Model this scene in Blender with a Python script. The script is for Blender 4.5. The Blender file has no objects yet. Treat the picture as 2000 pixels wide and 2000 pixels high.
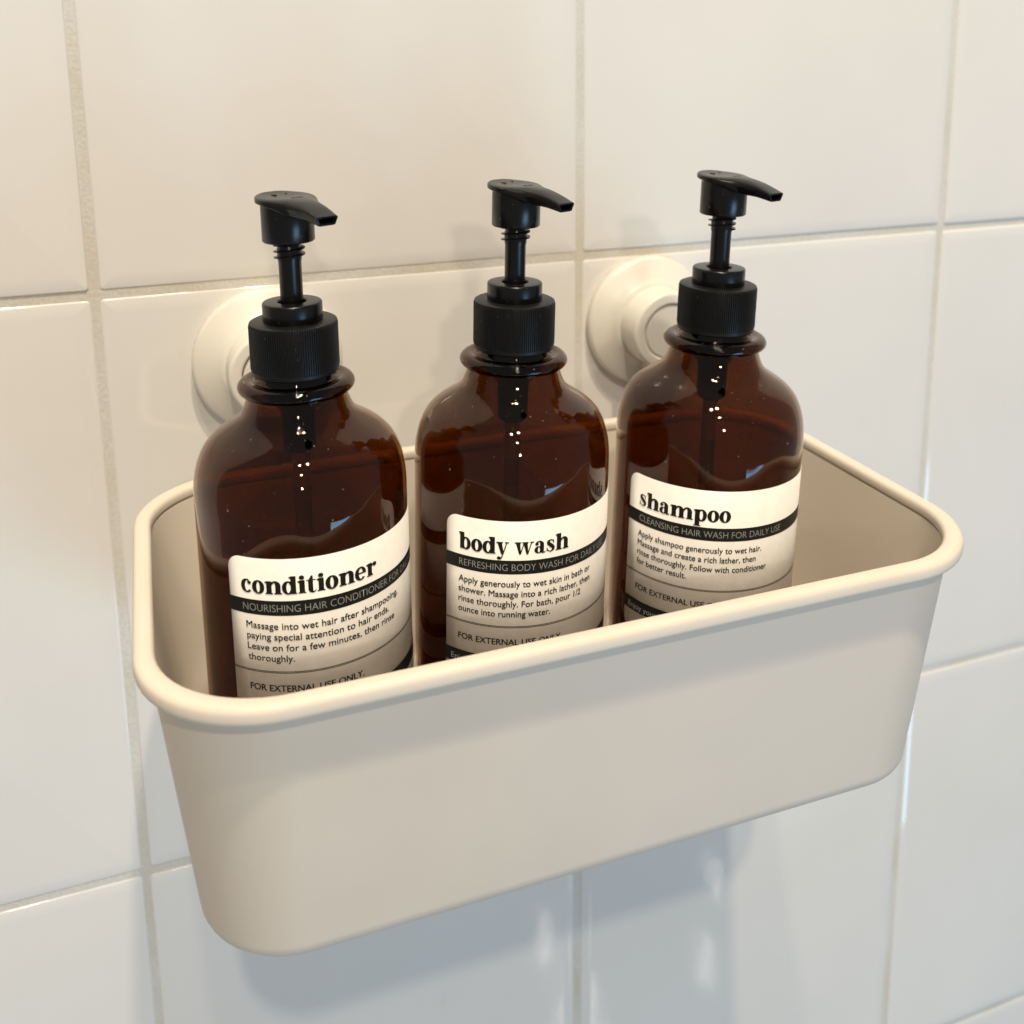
import bpy, bmesh, math, random
from math import sin, cos, pi, radians, sqrt
from mathutils import Vector, Matrix

random.seed(7)
S = bpy.context.scene
COL = S.collection

# ------------------------------------------------------------------ camera
cam_d = bpy.data.cameras.new("camera")
cam = bpy.data.objects.new("camera", cam_d)
COL.objects.link(cam)
S.camera = cam
YAW, PITCH, ROLL = 0.34538, -0.19196, -0.00961
fw = Vector((sin(YAW) * cos(PITCH), cos(YAW) * cos(PITCH), sin(PITCH)))
rt = Vector((cos(YAW), -sin(YAW), 0))
up = rt.cross(fw)
r2 = rt * cos(ROLL) + up * sin(ROLL)
u2 = -rt * sin(ROLL) + up * cos(ROLL)
cam.matrix_world = Matrix.Translation((-0.11026, -0.40945, 0.15509)) @ Matrix((
    (r2.x, u2.x, -fw.x), (r2.y, u2.y, -fw.y), (r2.z, u2.z, -fw.z))).to_4x4()
cam_d.sensor_width = 36
cam_d.sensor_fit = 'HORIZONTAL'
cam_d.lens = 36 * 1993.13 / 2000
cam_d.shift_x = 0.0
cam_d.shift_y = -0.25
cam_d.clip_start = 0.01
cam_d.clip_end = 50
cam_d.dof.use_dof = True
cam_d.dof.focus_distance = 0.315
cam_d.dof.aperture_fstop = 12.5

# ------------------------------------------------------------------ world and lamps
W = bpy.data.worlds.new("World")
S.world = W
W.use_nodes = True
bg = W.node_tree.nodes["Background"]
bg.inputs[0].default_value = (1.0, 0.975, 0.94, 1)
bg.inputs[1].default_value = 0.20

def lamp(name, kind, loc, power, color, radius=0.03, size=None, target=None):
    d = bpy.data.lights.new(name, kind)
    d.energy = power
    d.color = color
    if kind == 'AREA':
        d.shape = 'RECTANGLE'
        d.size, d.size_y = size
    else:
        d.shadow_soft_size = radius
    o = bpy.data.objects.new(name, d)
    COL.objects.link(o)
    o.location = loc
    if target:
        o.rotation_euler = (Vector(target) - Vector(loc)).to_track_quat('-Z', 'Y').to_euler()
    return o

WARM = (1.0, 0.87, 0.69)
lamp("ceiling_lamp", 'POINT', (-0.25, -1.45, 1.45), 37, WARM, 0.03)
lamp("ceiling_lamp", 'POINT', (-0.22, -0.80, 2.00), 36, WARM, 0.03)
lamp("ceiling_lamp", 'POINT', (0.02, -0.72, 1.90), 92, WARM, 0.03)
lamp("wall_lamp", 'POINT', (-0.32, -2.00, 0.72), 18, WARM, 0.04)
lamp("window_light", 'AREA', (1.02, -1.90, -1.30), 16, (0.34, 0.65, 1.0), size=(0.85, 0.85), target=(0.15, 0, -0.2))
for p in ((0.66, -1.5, -1.83), (1.09, -1.5, -1.85), (0.73, -1.5, -2.09), (1.06, -1.5, -2.10)):  # unseen strip lights, added to put pale vertical streaks in the tile glaze
    lamp("glint_helper", 'AREA', p, 0.032, (1.0, 0.92, 0.82), size=(0.025, 0.12), target=(0.1, 0, -0.3))

S.view_settings.view_transform = 'Standard'
S.view_settings.look = 'None'
S.view_settings.gamma = 1
S.view_settings.exposure = 0.36
S.cycles.transparent_max_bounces = 40
S.cycles.max_bounces = 16
S.cycles.transmission_bounces = 14
S.cycles.glossy_bounces = 8
S.cycles.sample_clamp_indirect = 4.0
S.cycles.use_denoising = True

# ------------------------------------------------------------------ material helpers
def mat(name):
    m = bpy.data.materials.new(name)
    m.use_nodes = True
    nt = m.node_tree
    return m, nt, nt.nodes["Principled BSDF"]

def N(nt, t, **kw):
    n = nt.nodes.new(t)
    for k, v in kw.items():
        if k in n.inputs:
            n.inputs[k].default_value = v
        else:
            setattr(n, k, v)
    return n

def noise_col(nt, scale, c0, c1, detail=4, lo=0.35, hi=0.65, coord='Object'):
    tc = N(nt, 'ShaderNodeTexCoord')
    no = N(nt, 'ShaderNodeTexNoise', Scale=scale, Detail=detail)
    nt.links.new(tc.outputs[coord], no.inputs['Vector'])
    cr = N(nt, 'ShaderNodeValToRGB')
    cr.color_ramp.elements[0].position = lo
    cr.color_ramp.elements[1].position = hi
    cr.color_ramp.elements[0].color = (*c0, 1)
    cr.color_ramp.elements[1].color = (*c1, 1)
    nt.links.new(no.outputs['Fac'], cr.inputs[0])
    return cr.outputs[0], no.outputs['Fac'], tc

def bump(nt, fac, strength, dist, bsdf, normal=None):
    b = N(nt, 'ShaderNodeBump', Strength=strength, Distance=dist)
    nt.links.new(fac, b.inputs['Height'])
    if normal:
        nt.links.new(normal, b.inputs['Normal'])
    if bsdf:
        nt.links.new(b.outputs[0], bsdf.inputs['Normal'])
    return b.outputs[0]

# glazed tile: nearly white, each tile a shade of its own, gently wavy glaze
def make_tile_mat():
    m, nt, b = mat("glazed_tile")
    oi = N(nt, 'ShaderNodeObjectInfo')
    col, fac, tc = noise_col(nt, 9, (0.74, 0.715, 0.67), (0.77, 0.745, 0.70), 3)
    hsv = N(nt, 'ShaderNodeHueSaturation')
    mr = N(nt, 'ShaderNodeMapRange')
    mr.inputs[3].default_value = 0.985
    mr.inputs[4].default_value = 1.015
    nt.links.new(oi.outputs['Random'], mr.inputs[0])
    nt.links.new(mr.outputs[0], hsv.inputs['Value'])
    nt.links.new(col, hsv.inputs['Color'])
    # faint water marks
    no2 = N(nt, 'ShaderNodeTexNoise', Scale=55, Detail=5)
    mp = N(nt, 'ShaderNodeMapping')
    mp.inputs['Scale'].default_value = (1, 1, 0.35)
    nt.links.new(tc.outputs['Object'], mp.inputs[0])
    nt.links.new(mp.outputs[0], no2.inputs['Vector'])
    cr = N(nt, 'ShaderNodeValToRGB')
    cr.color_ramp.elements[0].position = 0.70
    cr.color_ramp.elements[1].position = 0.80
    cr.color_ramp.elements[0].color = (0, 0, 0, 1)
    cr.color_ramp.elements[1].color = (0.28, 0.28, 0.28, 1)
    nt.links.new(no2.outputs['Fac'], cr.inputs[0])
    mx = N(nt, 'ShaderNodeMix', data_type='RGBA')
    nt.links.new(cr.outputs[0], mx.inputs[0])
    nt.links.new(hsv.outputs[0], mx.inputs[6])
    mx.inputs[7].default_value = (0.70, 0.60, 0.48, 1)
    nt.links.new(mx.outputs[2], b.inputs['Base Color'])
    rr = N(nt, 'ShaderNodeMapRange')
    rr.inputs[3].default_value = 0.055
    rr.inputs[4].default_value = 0.085
    nt.links.new(fac, rr.inputs[0])
    nt.links.new(rr.outputs[0], b.inputs['Roughness'])
    w = N(nt, 'ShaderNodeTexNoise', Scale=26, Detail=2)
    nt.links.new(tc.outputs['Object'], w.inputs['Vector'])
    bump(nt, w.outputs['Fac'], 0.12, 0.0012, b)
    return m

def make_grout_mat():
    m, nt, b = mat("sandy_grout")
    col, fac, tc = noise_col(nt, 700, (0.59, 0.57, 0.52), (0.68, 0.66, 0.605), 6, 0.3, 0.7)
    st, f2, _ = noise_col(nt, 22, (0.93, 0.89, 0.80), (1, 1, 1), 4, 0.34, 0.56)
    mx = N(nt, 'ShaderNodeMix', data_type='RGBA', blend_type='MULTIPLY')
    mx.inputs[0].default_value = 1
    nt.links.new(col, mx.inputs[6])
    nt.links.new(st, mx.inputs[7])
    nt.links.new(mx.outputs[2], b.inputs['Base Color'])
    b.inputs['Roughness'].default_value = 0.9
    bump(nt, fac, 0.6, 0.0003, b)
    return m

def plastic(name, c, rough, var=0.03, bs=900, bd=0.00003, spec=0.5, sss=0.0):
    m, nt, b = mat(name)
    col, fac, tc = noise_col(nt, 35, tuple(x * (1 - var) for x in c), tuple(x * (1 + var) for x in c), 5)
    nt.links.new(col, b.inputs['Base Color'])
    mr = N(nt, 'ShaderNodeMapRange')
    mr.inputs[3].default_value = rough * 0.85
    mr.inputs[4].default_value = rough * 1.15
    nt.links.new(fac, mr.inputs[0])
    nt.links.new(mr.outputs[0], b.inputs['Roughness'])
    b.inputs['Specular IOR Level'].default_value = spec
    if bd:
        n2 = N(nt, 'ShaderNodeTexNoise', Scale=bs, Detail=2)
        nt.links.new(tc.outputs['Object'], n2.inputs['Vector'])
        bump(nt, n2.outputs['Fac'], 0.5, bd, b)
    if sss:
        b.inputs['Subsurface Weight'].default_value = sss
        b.inputs['Subsurface Radius'].default_value = (0.003, 0.002, 0.0014)
        b.inputs['Subsurface Scale'].default_value = 1.0
    return m

def black_plastic(name, rough):
    # black plastic with a few specks of dust lying on it
    m, nt, b = mat(name)
    tc = N(nt, 'ShaderNodeTexCoord')
    no = N(nt, 'ShaderNodeTexNoise', Scale=1500, Detail=1)
    nt.links.new(tc.outputs['Object'], no.inputs['Vector'])
    cr = N(nt, 'ShaderNodeValToRGB')
    cr.color_ramp.elements[0].position = 0.765
    cr.color_ramp.elements[1].position = 0.80
    cr.color_ramp.elements[0].color = (0.0042, 0.0042, 0.0043, 1)
    cr.color_ramp.elements[1].color = (0.16, 0.14, 0.11, 1)
    nt.links.new(no.outputs['Fac'], cr.inputs[0])
    nt.links.new(cr.outputs[0], b.inputs['Base Color'])
    b.inputs['Roughness'].default_value = rough
    b.inputs['Specular IOR Level'].default_value = 0.36
    return m

def make_amber(name="amber_bottle", tint=(0.53, 0.362, 0.208), index=1.40, dusty=True):
    # thin-walled amber plastic: clear tint straight through, Fresnel reflection on each face
    m, nt, b = mat(name)
    nt.nodes.remove(b)
    out = nt.nodes["Material Output"]
    geo = N(nt, 'ShaderNodeNewGeometry')
    ior = N(nt, 'ShaderNodeMapRange')
    ior.inputs[3].default_value = index
    ior.inputs[4].default_value = 1 / index
    nt.links.new(geo.outputs['Backfacing'], ior.inputs[0])
    fr = N(nt, 'ShaderNodeFresnel')
    nt.links.new(ior.outputs[0], fr.inputs['IOR'])
    tr = N(nt, 'ShaderNodeBsdfTransparent')
    tr.inputs[0].default_value = (*tint, 1)
    gl = N(nt, 'ShaderNodeBsdfGlossy')
    gl.inputs['Color'].default_value = (1, 1, 1, 1)
    gl.inputs['Roughness'].default_value = 0.02
    oi = N(nt, 'ShaderNodeObjectInfo')
    tcw = N(nt, 'ShaderNodeTexCoord')
    wav = N(nt, 'ShaderNodeTexNoise', Scale=45, Detail=1, noise_dimensions='4D')
    nt.links.new(tcw.outputs['Object'], wav.inputs['Vector'])
    nt.links.new(oi.outputs['Random'], wav.inputs['W'])
    nb = bump(nt, wav.outputs['Fac'], 0.06, 0.0006, None)
    nt.links.new(nb, gl.inputs['Normal'])
    mx = N(nt, 'ShaderNodeMixShader')
    nt.links.new(fr.outputs[0], mx.inputs[0])
    nt.links.new(tr.outputs[0], mx.inputs[1])
    nt.links.new(gl.outputs[0], mx.inputs[2])
    if not dusty:
        nt.links.new(mx.outputs[0], out.inputs['Surface'])
        return m
    # dust specks and dried drops
    tc = N(nt, 'ShaderNodeTexCoord')
    no = N(nt, 'ShaderNodeTexNoise', Scale=1050, Detail=1)
    nt.links.new(tc.outputs['Object'], no.inputs['Vector'])
    cr = N(nt, 'ShaderNodeValToRGB')
    cr.color_ramp.elements[0].position = 0.785
    cr.color_ramp.elements[1].position = 0.83
    cr.color_ramp.elements[0].color = (0, 0, 0, 1)
    cr.color_ramp.elements[1].color = (0.5, 0.5, 0.5, 1)
    nt.links.new(no.outputs['Fac'], cr.inputs[0])
    df = N(nt, 'ShaderNodeBsdfDiffuse')
    df.inputs[0].default_value = (0.6, 0.55, 0.48, 1)
    m2 = N(nt, 'ShaderNodeMixShader')
    nt.links.new(cr.outputs[0], m2.inputs[0])
    nt.links.new(mx.outputs[0], m2.inputs[1])
    nt.links.new(df.outputs[0], m2.inputs[2])
    nt.links.new(m2.outputs[0], out.inputs['Surface'])
    return m

def flat(name, c, rough=0.6):
    m, nt, b = mat(name)
    col, fac, tc = noise_col(nt, 260, tuple(x * 0.97 for x in c), tuple(min(1, x * 1.03) for x in c), 4)
    nt.links.new(col, b.inputs['Base Color'])
    b.inputs['Roughness'].default_value = rough
    b.inputs['Specular IOR Level'].default_value = 0.3
    return m

M_TILE = make_tile_mat()
M_GROUT = make_grout_mat()
M_BIN = plastic("beige_plastic", (0.70, 0.62, 0.515), 0.50, 0.015, 1400, 0.00002, 0.4)
M_CUP = plastic("cream_plastic", (0.76, 0.72, 0.63), 0.34, 0.02, 900, 0.00001, 0.45)
M_BLACK = black_plastic("black_gloss_plastic", 0.27)
M_BLACKM = black_plastic("black_satin_plastic", 0.42)
M_AMBER = make_amber()
M_AMBER_THICK = make_amber("thick_amber_neck", (0.30, 0.19, 0.11))
M_LIQ = make_amber("soap_liquid", (0.88, 0.79, 0.62), 1.15, False)
M_TUBE = plastic("milky_tube", (0.45, 0.38, 0.30), 0.35, 0.02, 900, 0)
M_LABEL = flat("label_paper", (0.78, 0.75, 0.70), 0.42)
M_INK = flat("black_ink", (0.009, 0.011, 0.010), 0.45)
M_PALE = flat("grey_print", (0.36, 0.36, 0.35), 0.5)
M_LINE = flat("brown_line_print", (0.075, 0.065, 0.045), 0.5)

# ------------------------------------------------------------------ mesh helpers
def mesh_obj(name, verts, faces, m, parent=None, smooth=True, angle=35):
    me = bpy.data.meshes.new(name)
    me.from_pydata(verts, [], faces)
    me.materials.append(m)
    o = bpy.data.objects.new(name, me)
    COL.objects.link(o)
    o.parent = parent
    finish(me, smooth, angle)
    return o

def finish(me, smooth=True, angle=35):
    bm = bmesh.new()
    bm.from_mesh(me)
    bmesh.ops.recalc_face_normals(bm, faces=bm.faces)
    for f in bm.faces:
        f.smooth = smooth
    if smooth:
        for e in bm.edges:
            if len(e.link_faces) == 2 and e.calc_face_angle(0) > radians(angle):
                e.smooth = False
    bm.to_mesh(me)
    bm.free()
    me.update()

def lathe(prof, n=96, closed=False, axis='Z'):
    """prof: (r, z) list; closed joins the last ring with the first."""
    v, f = [], []
    for r, z in prof:
        for k in range(n):
            a = 2 * pi * k / n
            if axis == 'Z':
                v.append((r * cos(a), r * sin(a), z))
            else:                       # axis along -Y
                v.append((r * cos(a), -z, r * sin(a)))
    L = len(prof)
    for i in range(L if closed else L - 1):
        j = (i + 1) % L
        for k in range(n):
            k2 = (k + 1) % n
            f.append((i * n + k, i * n + k2, j * n + k2, j * n + k))
    if not closed:
        f.append(tuple(range(n)))
        f.append(tuple((L - 1) * n + k for k in range(n)))
    return v, f

def arc(cx, cz, r, a0, a1, n):
    return [(cx + r * cos(radians(a0 + (a1 - a0) * i / n)), cz + r * sin(radians(a0 + (a1 - a0) * i / n))) for i in range(n + 1)]

def empty(name, loc, label=None, cat=None, group=None):
    o = bpy.data.objects.new(name, None)
    COL.objects.link(o)
    o.location = loc
    if label:
        o['label'] = label
        o['category'] = cat
    if group:
        o['group'] = group
    return o

def spline(pts, n=8):
    """Catmull-Rom through pts (tuples of any length)."""
    P = [pts[0]] + list(pts) + [pts[-1]]
    out = []
    for i in range(1, len(P) - 2):
        p0, p1, p2, p3 = P[i - 1:i + 3]
        for k in range(n):
            t = k / n
            out.append(tuple(0.5 * (2 * b + (c - a) * t + (2 * a - 5 * b + 4 * c - d) * t * t + (3 * b - a - 3 * c + d) * t ** 3)
                             for a, b, c, d in zip(p0, p1, p2, p3)))
    out.append(tuple(pts[-1]))
    return out

# ------------------------------------------------------------------ tiled wall
TW, TH = 0.2, 0.2518
AX, HZ = -0.1317, 0.0683
JOINT = 0.0033
bed_x0, bed_x1 = AX - 2 * TW, AX + 5 * TW
bed_z0, bed_z1 = HZ - 3 * TH, HZ + 2 * TH
bx = [(bed_x0, -0.0013, bed_z0), (bed_x1, -0.0013, bed_z0), (bed_x1, -0.0013, bed_z1), (bed_x0, -0.0013, bed_z1)]
bx += [(x, 0.03, z) for x, y, z in bx]
wall = mesh_obj("wall", bx, [(0, 1, 2, 3), (7, 6, 5, 4), (0, 4, 5, 1), (1, 5, 6, 2), (2, 6, 7, 3), (3, 7, 4, 0)], M_GROUT, smooth=False)
wall['kind'] = 'structure'

def tile_mesh():
    hw, hh = (TW - JOINT) / 2, (TH - JOINT) / 2
    r = 0.0009                                     # cushion edge
    prof = [(0.0, 0.004), (0.0, -0.0016 + 0.0016)]
    rings = [(0.0, 0.002)]
    for i in range(6):
        a = radians(90 * i / 5)
        rings.append((r - r * cos(a), -0.0006 - 0.0012 * sin(a)))
    rings.append((0.006, -0.00195))
    v, f = [], []
    n = 4 * 5
    for ins, y in rings:
        rc = max(0.0016 - ins, 0.0003)
        for sx, sz, a0 in ((1, 1, 0), (-1, 1, 90), (-1, -1, 180), (1, -1, 270)):
            for k in range(5):
                a = radians(a0 + 90 * k / 4)
                v.append((sx * (hw - ins - rc) + rc * cos(a), y, sz * (hh - ins - rc) + rc * sin(a)))
    for i in range(len(rings) - 1):
        for k in range(n):
            k2 = (k + 1) % n
            f.append((i * n + k, i * n + k2, (i + 1) * n + k2, (i + 1) * n + k))
    f.append(tuple((len(rings) - 1) * n + k for k in range(n)))
    me = bpy.data.meshes.new("tile")
    me.from_pydata(v, [], f)
    me.materials.append(M_TILE)
    finish(me, True, 50)
    return me

TILE = tile_mesh()
for c in range(-2, 5):
    for r in range(-2, 3):
        o = bpy.data.objects.new("tile", TILE)
        COL.objects.link(o)
        o.parent = wall
        o.location = (AX + (c + 0.5) * TW + random.uniform(-.0003, .0003), random.uniform(-.00025, .00015), HZ - (r + 0.5) * TH + random.uniform(-.0003, .0003))
        o.rotation_euler = (random.uniform(-.0022, .0022), random.uniform(-.0012, .0012), random.uniform(-.0022, .0022))

# ------------------------------------------------------------------ storage bin
BCX, BCY = 0.0088, -0.1041
HX, HY = 0.1290, 0.0748          # to the middle of the rim bead
RC = 0.0345                      # corner radius there

def rrect(ins, z, n=14):
    """rounded rectangle shrunk by ins, at height z"""
    rc = max(RC - ins * 0.75, 0.004)
    hx, hy = HX - ins, HY - ins
    pts = []
    for sx, sy, a0 in ((1, 1, 0), (-1, 1, 90), (-1, -1, 180), (1, -1, 270)):
        for k in range(n + 1):
            a = radians(a0 + 90 * k / n)
            pts.append((sx * (hx - rc) + rc * cos(a), sy * (hy - rc) + rc * sin(a), z))
    return pts

def loft(rings, close_a=True, close_b=True, cyclic=False):
    v, f = [], []
    n = len(rings[0])
    for r in rings:
        v += r
    L = len(rings)
    for i in range(L if cyclic else L - 1):
        j = (i + 1) % L
        for k in range(n):
            k2 = (k + 1) % n
            f.append((i * n + k, i * n + k2, j * n + k2, j * n + k))
    if not cyclic:
        if close_a:
            f.append(tuple(range(n)))
        if close_b:
            f.append(tuple((L - 1) * n + k for k in range(n)))
    return v, f

bin_o = empty("storage_bin", (BCX, BCY, -0.0850), "beige plastic storage bin with rolled rim mounted on white tiled wall", "storage bin")
ZB = 0.0850                      # rim height above the bin's base
TAPER = 0.0085
BODY = 0.0009                    # outside of the wall, in from the rim's middle
rings = []
fil = 0.006
# outside from the bottom up
rings.append(rrect(BODY + TAPER + 0.05, 0.0))
for i in range(7):
    a = radians(-90 + 90 * i / 6)
    rings.append(rrect(BODY + TAPER + fil - fil * cos(a), fil + fil * sin(a)))
for t in (0.25, 0.5, 0.75, 1.0):
    z = fil + (ZB - 0.003 - fil) * t
    rings.append(rrect(BODY + TAPER * (1 - (z - fil) / (ZB - fil)), z))
# inside from the top down
th = 0.0017
for t in (0.0, 0.25, 0.5, 0.75, 1.0):
    z = ZB - 0.003 + (fil + 0.002 - ZB + 0.003) * t
    rings.append(rrect(BODY + th + TAPER * (1 - (z - fil) / (ZB - fil)), z))
for i in range(1, 7):
    a = radians(-90 * i / 6)
    rings.append(rrect(BODY + th + TAPER + fil - fil * cos(a), fil + 0.002 + fil * sin(a)))
rings.append(rrect(BODY + TAPER + 0.05, 0.0021))
v, f = loft(rings)
mesh_obj("tub", v, f, M_BIN, bin_o, True, 40)
# rolled rim: a bead with a short skirt on the outside
prof_r = [(0.0030, -0.0020), (0.0030, -0.0004), (0.0027, 0.0006), (0.0020, 0.0013), (0.0008, 0.00155), (-0.0006, 0.0015), (-0.0016, 0.0012), (-0.0024, 0.0004),
          (-0.0027, -0.0008), (-0.0027, -0.0024), (-0.0023, -0.0033), (-0.0015, -0.0036), (0.0, -0.0035), (0.0018, -0.0032)]
prof_r = [(a, ZB + b) for a, b in spline(prof_r, 3)]
v, f = loft([rrect(a, b) for a, b in prof_r], cyclic=True)
mesh_obj("rim", v, f, M_BIN, bin_o, True, 60)
# hanging tabs behind, one to each suction cup
CUPX = (-0.0690, 0.1005)
CUPZ = 0.0370
for x in CUPX:
    pts = [(-0.0065, -0.020), (0.0065, -0.020)] + [(0.0065 * cos(radians(t)), CUPZ + 0.0065 * sin(radians(t))) for t in range(0, 181, 15)]
    v = [(x - BCX + a, yy - BCY, b + ZB) for yy in (-0.0135, -0.0160) for a, b in pts]
    n = len(pts)
    f = [tuple(range(n)), tuple(range(n, 2 * n))] + [(k, (k + 1) % n, n + (k + 1) % n, n + k) for k in range(n)]
    mesh_obj("hanging_tab", v, f, M_BIN, bin_o, True, 40)

# ------------------------------------------------------------------ suction cups
for x, lab in zip(CUPX, ("cream suction cup on tile behind the conditioner bottle", "cream suction cup on tile behind the shampoo bottle")):
    c = empty("suction_cup", (x, -0.0019, CUPZ), lab, "suction cup", "suction cups holding the bin")
    prof = [(0.0272, 0.0), (0.0288, 0.0006), (0.0296, 0.0018), (0.0296, 0.0036)] + arc(0.0272, 0.0038, 0.0024, 0, 65, 5)
    prof += [(0.0255, 0.0071), (0.0225, 0.0086), (0.0205, 0.0096), (0.0192, 0.0104), (0.0182, 0.0112)]
    v, f = lathe(prof, 72, axis='Y')
    mesh_obj("flange", v, f, M_CUP, c, True, 40)
    prof = [(0.0172, 0.0100), (0.0174, 0.0242)] + arc(0.0160, 0.0244, 0.0014, 0, 90, 5) + [(0.0132, 0.0259)] + \
           arc(0.0132, 0.0251, 0.0008, 90, 180, 3) + [(0.0120, 0.0212)]
    v, f = lathe(prof, 72, axis='Y')
    mesh_obj("hub", v, f, M_CUP, c, True, 40)
    prof = [(0.0119, 0.0213), (0.0119, 0.0244), (0.0112, 0.0251), (0.0066, 0.0253)]
    v, f = lathe(prof, 48, axis='Y')
    mesh_obj("knob", v, f, M_CUP, c, True, 40)

# ------------------------------------------------------------------ bottle parts
RB = 0.0326
SHOULD = [(0.0326, 0.1105), (0.0325, 0.1122), (0.0322, 0.1150), (0.0315, 0.1183), (0.0304, 0.1214), (0.0290, 0.1240), (0.0273, 0.1260),
          (0.0252, 0.1278), (0.0230, 0.1293), (0.0208, 0.1307), (0.0190, 0.1320), (0.0176, 0.1334), (0.0165, 0.1354), (0.0157, 0.1376), (0.0152, 0.1396)]
ZRING = 0.1421
BASEZ = -0.0845

def body_profile():
    b0 = 0.0032
    out = [(0.0, 0.0040 + b0), (0.0200, 0.0030 + b0), (0.0255, 0.0004 + b0), (0.0275, b0), (0.0300, 0.0008 + b0), (0.0320, 0.0030 + b0), (0.0326, 0.0060 + b0)]
    out += [(RB, z) for z in (0.02, 0.05, 0.08, 0.10, 0.108)]
    out += spline(SHOULD, 4)
    out += [(0.0152, ZRING - 0.0012)]
    # back down on the inside
    inn = [(0.0141, ZRING - 0.0018)]
    t = 0.0011
    for r, z in reversed(spline(SHOULD, 4)[:-2]):
        inn.append((r - t, z - t * 0.6 if z > 0.112 else z))
    inn += [(RB - t, z) for z in (0.10, 0.08, 0.05, 0.02)]
    inn += [(RB - t, 0.0064 + b0), (0.0300, 0.0036 + b0), (0.0270, 0.0022 + b0), (0.0200, 0.0044 + b0), (0.0, 0.0054 + b0)]
    return out[1:] + inn[:-1]

def ring_profile():
    """moulded ring and threaded neck of the bottle"""
    out = []
    for i in range(15):
        a = radians(-100 + 235 * i / 14)
        out.append((0.0150 + 0.0028 * cos(a), ZRING + 0.0023 * sin(a) + 0.0002))
    out += [(0.0124, ZRING + 0.0021), (0.0119, ZRING + 0.0032), (0.0119, ZRING + 0.010), (0.0106, ZRING + 0.010), (0.0106, ZRING - 0.0006), (0.0138, ZRING - 0.0014)]
    return out

def lathe_shell(prof, n):
    v, f = lathe(prof, n)
    return v, f

def inner_radius(z):
    P = spline(SHOULD, 4)
    for (r0, z0), (r1, z1) in zip(P, P[1:]):
        if z0 <= z <= z1:
            return r0 + (r1 - r0) * (z - z0) / (z1 - z0) - 0.0011 - 0.0004
    return RB - 0.0011 - 0.0003

def liquid_profile(level):
    r = RB - 0.0011 - 0.0003
    p = [(0.0190, 0.0092), (0.0268, 0.0068), (0.0298, 0.0080), (r - 0.0003, 0.0108), (r, 0.02), (r, 0.05), (r, 0.08)]
    p += [(inner_radius(z), z) for z in (0.10, level - 0.0004, level + 0.0002)]
    e = inner_radius(level)
    p += [(e - 0.0004, level + 0.0001), (e - 0.0010, level), (0.012, level)]
    return p

def head_mesh():
    """actuator: cylinder skirt and a teardrop top that runs out into the spout along +X; origin on the axis, z from the head's lower edge"""
    v, f = lathe([(0.0070, 0.0004), (0.0074, 0.0), (0.0078, 0.0004), (0.0078, 0.0108), (0.0076, 0.0114), (0.0060, 0.0115)], 56)
    # sections along s
    key = [  # s, half width, z top at middle, z bottom, edge drop
        (-0.0094, 0.0006, 0.0137, 0.0123, 0.0000),
        (-0.0090, 0.0029, 0.0141, 0.0120, 0.0000),
        (-0.0080, 0.0050, 0.0142, 0.0118, -0.0001),
        (-0.0060, 0.0072, 0.0138, 0.0116, -0.0004),
        (-0.0030, 0.0088, 0.0134, 0.0113, -0.0006),
        (0.0000, 0.0092, 0.0132, 0.0110, -0.0006),
        (0.0030, 0.0086, 0.0133, 0.0103, -0.0002),
        (0.0060, 0.0072, 0.0134, 0.0091, 0.0004),
        (0.0085, 0.0060, 0.0133, 0.0081, 0.0008),
        (0.0110, 0.0052, 0.0130, 0.0079, 0.0008),
        (0.0135, 0.0046, 0.0124, 0.0078, 0.0006),
        (0.0160, 0.0042, 0.0116, 0.0076, 0.0004),
        (0.0185, 0.0039, 0.0106, 0.0072, 0.0002),
        (0.0208, 0.0037, 0.0096, 0.0068, 0.0001)]
    key = spline(key, 3)
    nv = len(v)
    n = 20
    secs = []
    for i, (s, w, zt, zb, dr) in enumerate(key):
        w = max(w, 0.0003)
        h = zt - zb
        ring = []
        rnd = min(0.0010, h * 0.35, w * 0.5)
        # superellipse-like rounded box
        for k in range(n):
            a = 2 * pi * k / n + pi / n
            ca, sa = cos(a), sin(a)
            e = 0.62 if s < 0.004 else max(0.27, 0.62 - 0.35 * (s - 0.004) / 0.014)
            y = w * math.copysign(abs(ca) ** e, ca)
            z = (zt + zb) / 2 + h / 2 * math.copysign(abs(sa) ** e, sa)
            if sa > 0:
                z -= dr * (y / w) ** 2
            # bottom narrower than top on the spout
            if sa < 0 and s > 0.008:
                y *= 0.82
            tilt = 0.0 if s < 0.019 else (s - 0.019) * 0.25
            ring.append((s + tilt * (z - zb) / h * 0.6, y, z))
        secs.append(ring)
    # mouth: rim then recess
    last = secs[-1]
    cx = sum(p[0] for p in last) / n
    cy = 0
    cz = sum(p[2] for p in last) / n
    secs.append([(p[0] + 0.0001, cy + (p[1] - cy) * 0.80, cz + (p[2] - cz) * 0.66) for p in last])
    secs.append([(p[0] - 0.0045, cy + (p[1] - cy) * 0.76, cz + 0.0022 + (p[2] - cz) * 0.60) for p in last])
    for r in secs:
        v = v + r
    L = len(secs)
    for i in range(L - 1):
        for k in range(n):
            k2 = (k + 1) % n
            f.append((nv + i * n + k, nv + i * n + k2, nv + (i + 1) * n + k2, nv + (i + 1) * n + k))
    f.append(tuple(nv + k for k in range(n)))
    f.append(tuple(nv + (L - 1) * n + k for k in range(n)))
    return v, f

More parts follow.
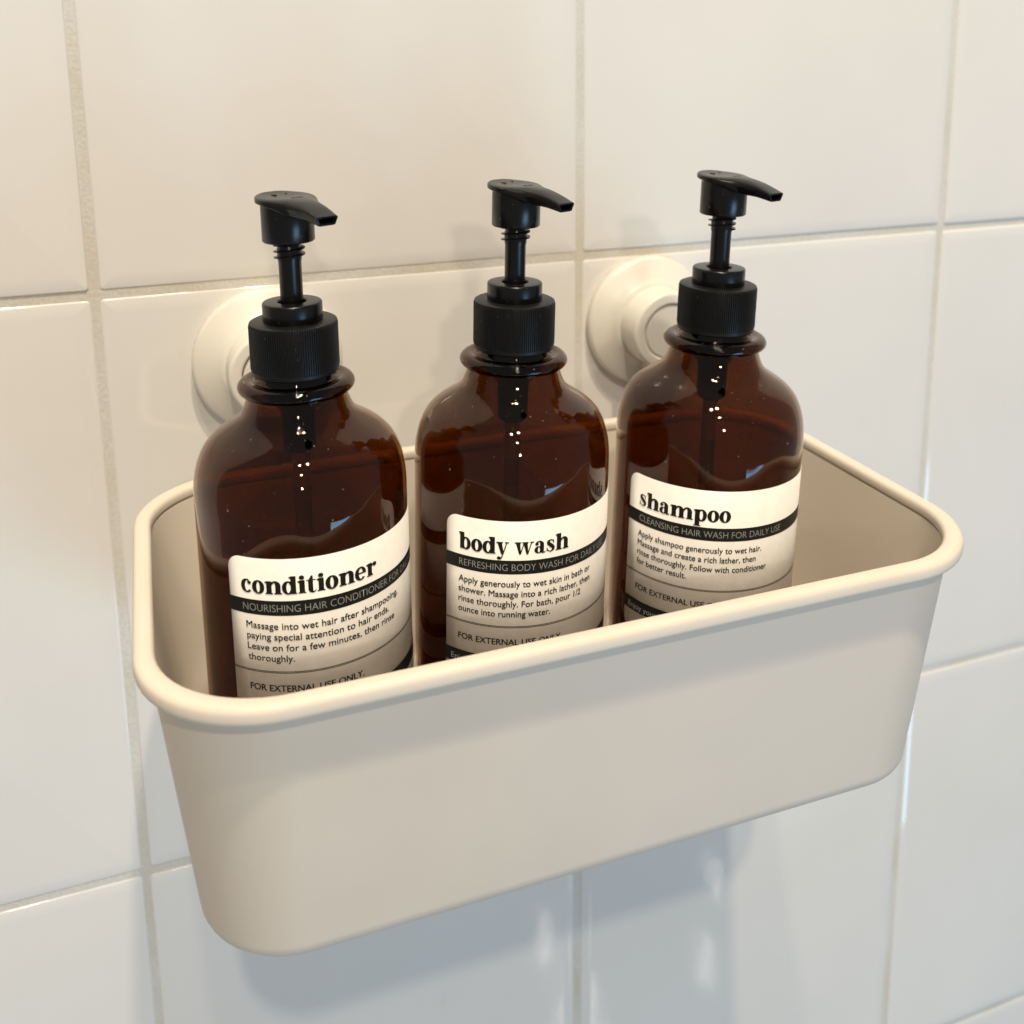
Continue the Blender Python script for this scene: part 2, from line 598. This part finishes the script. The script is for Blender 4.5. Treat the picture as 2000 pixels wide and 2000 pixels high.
def mark_mesh():
    """raised open and close arrows on top of the actuator"""
    v, f = [], []
    def stroke(pts, w, z):
        b = len(v)
        for i, (x, y) in enumerate(pts):
            x0, y0 = pts[max(0, i - 1)]
            x1, y1 = pts[min(len(pts) - 1, i + 1)]
            d = Vector((x1 - x0, y1 - y0)).normalized()
            for sgn in (-1, 1):
                v.append((x - d.y * w * sgn, y + d.x * w * sgn, z - 0.0003))
                v.append((x - d.y * w * sgn * 0.7, y + d.x * w * sgn * 0.7, z))
        for i in range(len(pts) - 1):
            a = b + 4 * i
            c = a + 4
            f.extend([(a, a + 1, c + 1, c), (a + 1, a + 3, c + 3, c + 1), (a + 3, a + 2, c + 2, c + 3)])
    stroke([(-0.0052 + 0.0020 * cos(radians(t)), 0.0005 + 0.0024 * sin(radians(t))) for t in range(60, 301, 20)], 0.00030, 0.01376)
    stroke([(-0.0043, -0.0022), (-0.0032, -0.0014)], 0.00035, 0.01376)
    stroke([(0.0036, 0.0028), (0.0036, 0.0012), (0.0036, -0.0004)], 0.0003, 0.01342)
    stroke([(0.0046, 0.0028), (0.0046, 0.0016), (0.0040, 0.0008), (0.0046, 0.0), (0.0046, -0.0010)], 0.00025, 0.01342)
    return v, f

def thread_mesh():
    v, f = [], []
    n, turns = 90, 2.3
    for i in range(n + 1):
        a = 2 * pi * turns * i / n
        z = -0.0052 + 0.0042 * i / n
        for r, dz in ((0.0034, -0.00040), (0.0047, -0.00016), (0.0047, 0.00016), (0.0034, 0.00040)):
            v.append((r * cos(a), r * sin(a), z + dz))
    for i in range(n):
        for k in range(4):
            k2 = (k + 1) % 4
            f.append((4 * i + k, 4 * i + k2, 4 * i + 4 + k2, 4 * i + 4 + k))
    f.append((0, 1, 2, 3))
    f.append((4 * n, 4 * n + 1, 4 * n + 2, 4 * n + 3))
    return v, f

def cap_mesh():
    ribs = 116
    n = ribs * 4
    R = 0.0134
    prof = [(0.0098, 0.0, 0), (R - 0.0006, 0.0, 0), (R - 0.0002, 0.0004, 0), (R - 0.0002, 0.0014, 0), (R, 0.0018, 1), (R, 0.0040, 1), (R, 0.0148, 1), (R - 0.0001, 0.0152, 1),
            (R - 0.0003, 0.0158, 0), (R - 0.0009, 0.0161, 0), (0.0085, 0.0161, 0)]
    v, f = [], []
    for r, z, rib in prof:
        for k in range(n):
            a = 2 * pi * k / n
            rr = r - (0.00034 if rib and k % 4 in (2, 3) else 0)
            v.append((rr * cos(a), rr * sin(a), z))
    L = len(prof)
    for i in range(L - 1):
        for k in range(n):
            k2 = (k + 1) % n
            f.append((i * n + k, i * n + k2, (i + 1) * n + k2, (i + 1) * n + k))
    f.append(tuple(range(n)))
    f.append(tuple((L - 1) * n + k for k in range(n)))
    return v, f

def part_mesh(name, vf, m, angle=35):
    o_me = bpy.data.meshes.new(name)
    o_me.from_pydata(vf[0], [], vf[1])
    o_me.materials.append(m)
    finish(o_me, True, angle)
    return o_me

ME_BODY = part_mesh("bottle_body", lathe_shell(body_profile(), 128), M_AMBER, 60)
ME_RING = part_mesh("neck_ring", lathe(ring_profile(), 96, closed=True), M_AMBER_THICK, 60)
ME_CAP = part_mesh("screw_cap", cap_mesh(), M_BLACKM, 40)
ME_COLLAR = part_mesh("collar", lathe([(0.0086, -0.0008), (0.0090, 0.0002), (0.0090, 0.0046)] + arc(0.0083, 0.0050, 0.0007, 0, 90, 4) +
                                      [(0.0047, 0.0057), (0.0043, 0.0054), (0.0043, 0.0)], 72), M_BLACK)
ME_STEM = part_mesh("stem", lathe([(0.0034, -0.012), (0.0034, 0.0120), (0.0036, 0.0128), (0.0037, 0.0160), (0.0034, 0.0166), (0.0034, 0.0200)], 40), M_BLACK)
ME_THREAD = part_mesh("thread", thread_mesh(), M_BLACK)
ME_HEAD = part_mesh("pump_head", head_mesh(), M_BLACK, 45)
ME_MARK = part_mesh("embossed_mark", mark_mesh(), M_BLACK, 60)
ME_HOUSE = part_mesh("pump_housing", lathe([(0.0040, 0.121), (0.0050, 0.1220), (0.0053, 0.134), (0.0090, 0.1385), (0.0103, 0.1415), (0.0103, 0.151)], 48), M_BLACK)
ME_TUBE = part_mesh("dip_tube", lathe([(0.0026, 0.008), (0.0026, 0.150)], 24), M_TUBE)

# ------------------------------------------------------------------ lettering
def bend(verts, th0, r):
    """(x arc length, z) -> point on the bottle; th0 is the azimuth of x = 0, measured from -Y towards +X"""
    out = []
    for x, z, lift in verts:
        t = th0 + x / RB
        rr = r + lift
        out.append((rr * sin(t), -rr * cos(t), z))
    return out

class Glyphs:
    """fat serif letters built from strokes: x-height 1, baseline 0"""
    def __init__(self):
        self.v, self.f, self.x, self.k = [], [], 0.0, 0
    def strip(self, A, B):
        b = len(self.v)
        self.k = (self.k + 1) % 7
        lift = self.k * 0.000005
        for (ax, ay), (bx_, by_) in zip(A, B):
            self.v.append((self.x + ax, ay, lift))
            self.v.append((self.x + bx_, by_, lift))
        for i in range(len(A) - 1):
            self.f.append((b + 2 * i, b + 2 * i + 1, b + 2 * i + 3, b + 2 * i + 2))
    def quad(self, p):
        A = [p[0], p[3]]
        B = [p[1], p[2]]
        self.strip(A, B)
    def box(self, x0, y0, x1, y1):
        self.quad([(x0, y0), (x1, y0), (x1, y1), (x0, y1)])
    def ring(self, cx, cy, rx, ry, ix, iy, a0=0, a1=360, n=40, dx=0.0):
        A = [(cx + rx * cos(radians(a0 + (a1 - a0) * i / n)), cy + ry * sin(radians(a0 + (a1 - a0) * i / n))) for i in range(n + 1)]
        B = [(cx + dx + ix * cos(radians(a0 + (a1 - a0) * i / n)), cy + iy * sin(radians(a0 + (a1 - a0) * i / n))) for i in range(n + 1)]
        self.strip(A, B)
    def ball(self, cx, cy, r):
        self.ring(cx, cy, r, r, 0, 0, 0, 360, 20)
    def stroke(self, pts):
        P = spline(pts, 8)
        A, B = [], []
        for i, (x, y, w) in enumerate(P):
            x0, y0, _ = P[max(0, i - 1)]
            x1, y1, _ = P[min(len(P) - 1, i + 1)]
            d = Vector((x1 - x0, y1 - y0))
            d.normalize()
            A.append((x - d.y * w / 2, y + d.x * w / 2))
            B.append((x + d.y * w / 2, y - d.x * w / 2))
        self.strip(A, B)
    def serif(self, x0, x1, y=0.0, up=1):
        self.box(x0 - 0.08, min(y, y + 0.09 * up), x1 + 0.08, max(y, y + 0.09 * up))
    def flag(self, x0, x1, y):
        self.quad([(x0 - 0.11, y - 0.10), (x0 + 0.02, y - 0.20), (x1, y), (x0 - 0.11, y - 0.045)])
    def stem(self, x0, y0, y1, foot=True, flag=True, w=0.34):
        self.box(x0, y0, x0 + w, y1)
        if foot:
            self.serif(x0, x0 + w, y0, 1)
        if flag:
            self.flag(x0, x0 + w * 0.5, y1)
    def arch(self, x0, w=0.30, foot=True):
        # thin spring from the stem into a thick leg
        self.stroke([(x0 - 0.05, 0.62, 0.12), (x0 + 0.08, 0.86, 0.13), (x0 + 0.23, 0.94, 0.16), (x0 + 0.37, 0.86, 0.27), (x0 + 0.435, 0.70, 0.34), (x0 + 0.44, 0.52, 0.34)])
        self.box(x0 + 0.27, 0.0, x0 + 0.61, 0.56)
        if foot:
            self.serif(x0 + 0.27, x0 + 0.61)
    def put(self, ch):
        w = 0.5
        if ch == 'o':
            self.ring(0.42, 0.5, 0.42, 0.53, 0.115, 0.415); w = 0.84
        elif ch == 'c':
            self.ring(0.42, 0.5, 0.42, 0.53, 0.15, 0.415, 62, 318, 36, dx=0.02)
            self.ball(0.60, 0.77, 0.135); w = 0.78
        elif ch == 'e':
            self.ring(0.42, 0.5, 0.42, 0.53, 0.15, 0.415, 2, 318, 40, dx=0.015)
            self.box(0.26, 0.47, 0.82, 0.575); w = 0.84
        elif ch == 'd':
            self.ring(0.38, 0.49, 0.38, 0.52, 0.12, 0.40, 30, 330, 40, dx=0.02)
            self.stem(0.54, 0.0, 1.37, foot=False)
            self.box(0.54, 0, 0.94, 0.075); w = 0.95
        elif ch == 'b':
            self.ring(0.58, 0.49, 0.38, 0.52, 0.12, 0.40, -150, 150, 40, dx=-0.02)
            self.stem(0.12, 0.0, 1.37, foot=False); w = 0.98
        elif ch == 'p':
            self.ring(0.60, 0.50, 0.38, 0.53, 0.12, 0.41, -150, 150, 40, dx=-0.02)
            self.stem(0.13, -0.46, 1.0); w = 1.0
        elif ch == 'n':
            self.stem(0.12, 0, 1.0); self.arch(0.42); w = 1.10
        elif ch == 'm':
            self.stem(0.12, 0, 1.0); self.arch(0.42); self.arch(1.02); w = 1.70
        elif ch == 'h':
            self.stem(0.12, 0, 1.37); self.arch(0.42); w = 1.10
        elif ch == 'r':
            self.stem(0.12, 0, 1.0)
            self.stroke([(0.40, 0.62, 0.07), (0.50, 0.84, 0.09), (0.66, 0.93, 0.12), (0.72, 0.88, 0.16)])
            self.ball(0.69, 0.82, 0.155); w = 0.82
        elif ch == 'i':
            self.stem(0.12, 0, 1.0); self.ball(0.28, 1.22, 0.17); w = 0.54
        elif ch == 't':
            self.stroke([(0.27, 0.96, 0.30), (0.27, 0.30, 0.30), (0.31, 0.12, 0.26), (0.42, 0.03, 0.12), (0.56, 0.10, 0.06), (0.60, 0.20, 0.05)])
            self.quad([(0.12, 0.94), (0.42, 0.94), (0.42, 1.30), (0.30, 1.30)])
            self.box(0.0, 0.93, 0.60, 1.0); w = 0.62
        elif ch == 'a':
            self.ring(0.33, 0.27, 0.31, 0.29, 0.07, 0.22, 40, 330, 30, dx=0.02)
            self.box(0.42, 0.12, 0.72, 0.66)
            self.stroke([(0.57, 0.62, 0.30), (0.56, 0.78, 0.28), (0.46, 0.93, 0.16), (0.32, 0.97, 0.09), (0.20, 0.90, 0.09), (0.15, 0.82, 0.10)])
            self.ball(0.20, 0.76, 0.13)
            self.stroke([(0.57, 0.14, 0.30), (0.64, 0.05, 0.16), (0.76, 0.04, 0.08), (0.84, 0.12, 0.05)]); w = 0.86
        elif ch == 's':
            self.stroke([(0.58, 0.80, 0.06), (0.48, 0.93, 0.08), (0.33, 0.965, 0.10), (0.19, 0.86, 0.19), (0.20, 0.70, 0.25), (0.36, 0.54, 0.28), (0.52, 0.38, 0.26),
                         (0.55, 0.20, 0.20), (0.42, 0.055, 0.11), (0.27, 0.04, 0.08), (0.13, 0.16, 0.07), (0.08, 0.28, 0.06)])
            self.quad([(0.55, 0.66), (0.61, 0.66), (0.61, 0.98), (0.57, 0.98)])
            self.quad([(0.05, 0.02), (0.09, 0.02), (0.11, 0.36), (0.05, 0.36)]); w = 0.70
        elif ch == 'y':
            self.quad([(0.36, 0.0), (0.56, 0.0), (0.40, 1.0), (0.08, 1.0)])
            self.quad([(0.46, 0.05), (0.53, 0.0), (0.80, 1.0), (0.73, 1.0)])
            self.serif(0.10, 0.40, 1.0, -1); self.serif(0.70, 0.82, 1.0, -1)
            self.stroke([(0.49, 0.05, 0.08), (0.42, -0.20, 0.08), (0.32, -0.38, 0.10), (0.22, -0.42, 0.12)])
            self.ball(0.20, -0.34, 0.135); w = 0.90
        elif ch == 'w':
            for o in (0.0, 0.52):
                self.quad([(o + 0.34, -0.02), (o + 0.47, -0.02), (o + 0.40, 1.0), (o + 0.08, 1.0)])
                self.quad([(o + 0.38, 0.0), (o + 0.46, -0.02), (o + 0.74, 1.0), (o + 0.67, 1.0)])
            self.serif(0.10, 0.40, 1.0, -1); self.serif(0.62, 0.90, 1.0, -1); self.serif(1.20, 1.30, 1.0, -1); w = 1.38
        elif ch == ' ':
            w = 0.36
        self.x += w + 0.01

def title(text):
    g = Glyphs()
    for ch in text:
        g.put(ch)
    xs = [p[0] for p in g.v]
    return g.v, g.f, min(xs), max(xs)

def sans(text, offset=0.0):
    """flat sans lettering with the built-in typeface; returns vertices, faces, x extent"""
    cu = bpy.data.curves.new("lettering", 'FONT')
    cu.body = text
    cu.size = 1.0
    cu.resolution_u = 4
    cu.offset = offset
    ob = bpy.data.objects.new("lettering", cu)
    COL.objects.link(ob)
    dg = bpy.context.evaluated_depsgraph_get()
    dg.update()
    me = bpy.data.meshes.new_from_object(ob.evaluated_get(dg))
    v = [(p.co.x, p.co.y, 0.0) for p in me.vertices]
    f = [tuple(p.vertices) for p in me.polygons]
    bpy.data.objects.remove(ob)
    bpy.data.curves.remove(cu)
    bpy.data.meshes.remove(me)
    xs = [p[0] for p in v]
    return v, f, min(xs), max(xs)

def lay(vf, x0, z0, th0, lift, width=None, height=None):
    """place lettering: left end at arc x0, baseline z0; width in metres, height = metres per unit"""
    v, f, a, b = vf
    sx = width / (b - a) if width else height
    sy = height if height else sx
    return bend([(x0 + (x - a) * sx, z0 + y * sy, lift + l) for x, y, l in v], th0, RB), f

def patch(x0, x1, z0, z1, th0, lift, rc=0.0, thick=0.0, n=60):
    """a rectangle (corner radius rc) wrapped on the bottle"""
    xs = [x0 + (x1 - x0) * i / n for i in range(n + 1)]
    if rc:
        e = [rc * (1 - cos(radians(90 * i / 8))) for i in range(9)]
        xs = sorted(set([x0 + t for t in e] + [x1 - t for t in e] + [x for x in xs if x0 + rc < x < x1 - rc]))
    v, f = [], []
    for x in xs:
        d = 0.0
        for edge in (x - x0, x1 - x):
            if rc and edge < rc:
                d = max(d, rc - sqrt(max(0, rc * rc - (rc - edge) ** 2)))
        v += [(x, z0 + d, lift), (x, z1 - d, lift)]
    for i in range(len(xs) - 1):
        f.append((2 * i, 2 * i + 2, 2 * i + 3, 2 * i + 1))
    return bend(v, th0, RB), f

def merge(parts):
    V, F = [], []
    for v, f in parts:
        b = len(V)
        V += v
        F += [tuple(i + b for i in q) for q in f]
    return V, F

def flat_obj(name, vf, m, parent):
    me = bpy.data.meshes.new(name)
    me.from_pydata(vf[0], [], vf[1])
    me.materials.append(m)
    for p in me.polygons:
        p.use_smooth = True
    o = bpy.data.objects.new(name, me)
    COL.objects.link(o)
    o.parent = parent
    return o

def child(name, me, parent, z=0.0, rz=0.0):
    o = bpy.data.objects.new(name, me)
    COL.objects.link(o)
    o.parent = parent
    o.location.z = z
    o.rotation_euler.z = rz
    return o

# z of label features above the bottle's base
def Z(z):
    return z - BASEZ

BODY_UNIT = 0.00305
bottles = [
    dict(x=-0.0712, y=-0.1043, lean=-0.2, dz=0.0009, left=-49.7, text=0.0044, spout=-66,
         title="conditioner", tw=0.0413, head="NOURISHING HAIR CONDITIONER FOR DAILY USE", hw=0.0660, level=0.1090,
         lines=["Massage into wet hair after shampooing,", "paying special attention to hair ends.", "Leave on for a few minutes, then rinse", "thoroughly."],
         lw=0.0496, label="amber pump bottle with black pump, label reading conditioner, nearest the bin's left end", ind=0.0053),
    dict(x=0.0, y=-0.1041, lean=1.5, dz=0.0, left=-58.0, text=0.0048, spout=-63,
         title="body wash", tw=0.0360, head="REFRESHING BODY WASH FOR DAILY USE", hw=0.0545, level=0.1075,
         lines=["Apply generously to wet skin in bath or", "shower. Massage into a rich lather, then", "rinse thoroughly. For bath, pour 1/2", "ounce into running water."],
         lw=0.0460, label="amber pump bottle with black pump, label reading body wash, between the other two", ind=0.0048),
    dict(x=0.0732, y=-0.1088, lean=2.0, dz=0.0, left=-81.5, text=0.0053, spout=-69,
         title="shampoo", tw=0.0321, head="CLEANSING HAIR WASH FOR DAILY USE", hw=0.0520, level=0.1060,
         lines=["Apply shampoo generously to wet hair.", "Massage and create a rich lather, then", "rinse thoroughly. Follow with conditioner", "for better result."],
         lw=0.0440, label="amber pump bottle with black pump, label reading shampoo, at the bin's emptier right end", ind=0.0052),
]

for B in bottles:
    root = empty("pump_bottle", (B['x'], B['y'], BASEZ), B['label'], "bottle", "amber pump bottles in the bin")
    # a slight lean towards the right, about the height of the cap
    ln = radians(B['lean'])
    piv = Vector((0, 0, 0.150))
    dirv = Vector((cos(YAW), -sin(YAW), 0))
    axis = Vector((0, 0, 1)).cross(dirv)
    rot = Matrix.Rotation(ln, 4, axis)
    root.matrix_world = Matrix.Translation(Vector((B['x'], B['y'], BASEZ)) + piv) @ rot @ Matrix.Translation(-piv)
    child("bottle_body", ME_BODY, root, 0.0, random.uniform(0, 6))
    child("neck_ring", ME_RING, root)
    lq = part_mesh("liquid", lathe(liquid_profile(B['level']), 128), M_LIQ, 60)
    child("liquid", lq, root)
    child("dip_tube", ME_TUBE, root)
    child("pump_housing", ME_HOUSE, root)
    child("screw_cap", ME_CAP, root, Z(0.0617), random.uniform(0, 1))
    child("collar", ME_COLLAR, root, Z(0.0779))
    st = child("stem", ME_STEM, root, Z(0.0838))
    child("thread", ME_THREAD, st, 0.0184, random.uniform(0, 6))
    hd = child("pump_head", ME_HEAD, root, Z(0.1020), radians(B['spout']))
    child("embossed_mark", ME_MARK, hd)
    # label and its print
    th0 = radians(B['left'])
    dz = B['dz']
    LW = 0.088
    lift = 0.00012
    vf = patch(0, LW, Z(-0.0430 + dz), Z(0.0152 + dz), th0, lift, rc=0.0042)
    lab = flat_obj("label", vf, M_LABEL, root)
    sol = lab.modifiers.new("thickness", 'SOLIDIFY')
    sol.thickness = 0.0001
    sol.offset = -1
    up1 = lift + 0.00005
    up2 = lift + 0.00010
    T = B['text']
    flat_obj("title", lay(title(B['title']), T, Z(0.0045 + dz), th0, up2, width=B['tw'], height=0.0040), M_INK, lab)
    flat_obj("printed_band", patch(0.0, LW, Z(-0.0023 + dz), Z(0.0023 + dz), th0, up1), M_INK, lab)
    flat_obj("band_lettering", lay(sans(B['head'], -0.012), T + 0.0002, Z(-0.00115 + dz), th0, up2, width=B['hw'], height=0.0033), M_PALE, lab)
    ls = []
    ref = sans(B['lines'][0])
    k = B['lw'] / (ref[3] - ref[2])
    for i, t in enumerate(B['lines']):
        s = sans(t)
        for q, (ox, oz) in enumerate(((0, 0), (0.00007, 0.00003), (0.00003, -0.00004))):
            ls.append(lay(s, B['ind'] + ox, Z(-0.0066 - 0.0034 * i + dz + oz), th0, up2 + q * 0.000008, width=k * (s[3] - s[2]), height=0.0030))
    flat_obj("directions", merge(ls), M_INK, lab)
    flat_obj("divider_line", merge([patch(0.0, LW, Z(-0.02020 + dz), Z(-0.01995 + dz), th0, up1), patch(0.0, LW, Z(-0.02060 + dz), Z(-0.02035 + dz), th0, up1)]), M_LINE, lab)
    s = sans("FOR EXTERNAL USE ONLY.")
    flat_obj("warning_line", merge([lay(s, B['ind'] + ox, Z(-0.0264 + dz + oz), th0, up2 + q * 0.000008, width=0.0343, height=0.0029)
                                    for q, (ox, oz) in enumerate(((0, 0), (0.00012, 0.00003), (0.00006, -0.00005)))]), M_INK, lab)
    flat_obj("printed_band", patch(0.0, LW, Z(-0.0353 + dz), Z(-0.0306 + dz), th0, up1), M_INK, lab)
    s = sans("Enjoy your", -0.008)
    flat_obj("band_lettering", lay(s, 0.0022, Z(-0.0342 + dz), th0, up2, height=0.0029), M_PALE, lab)
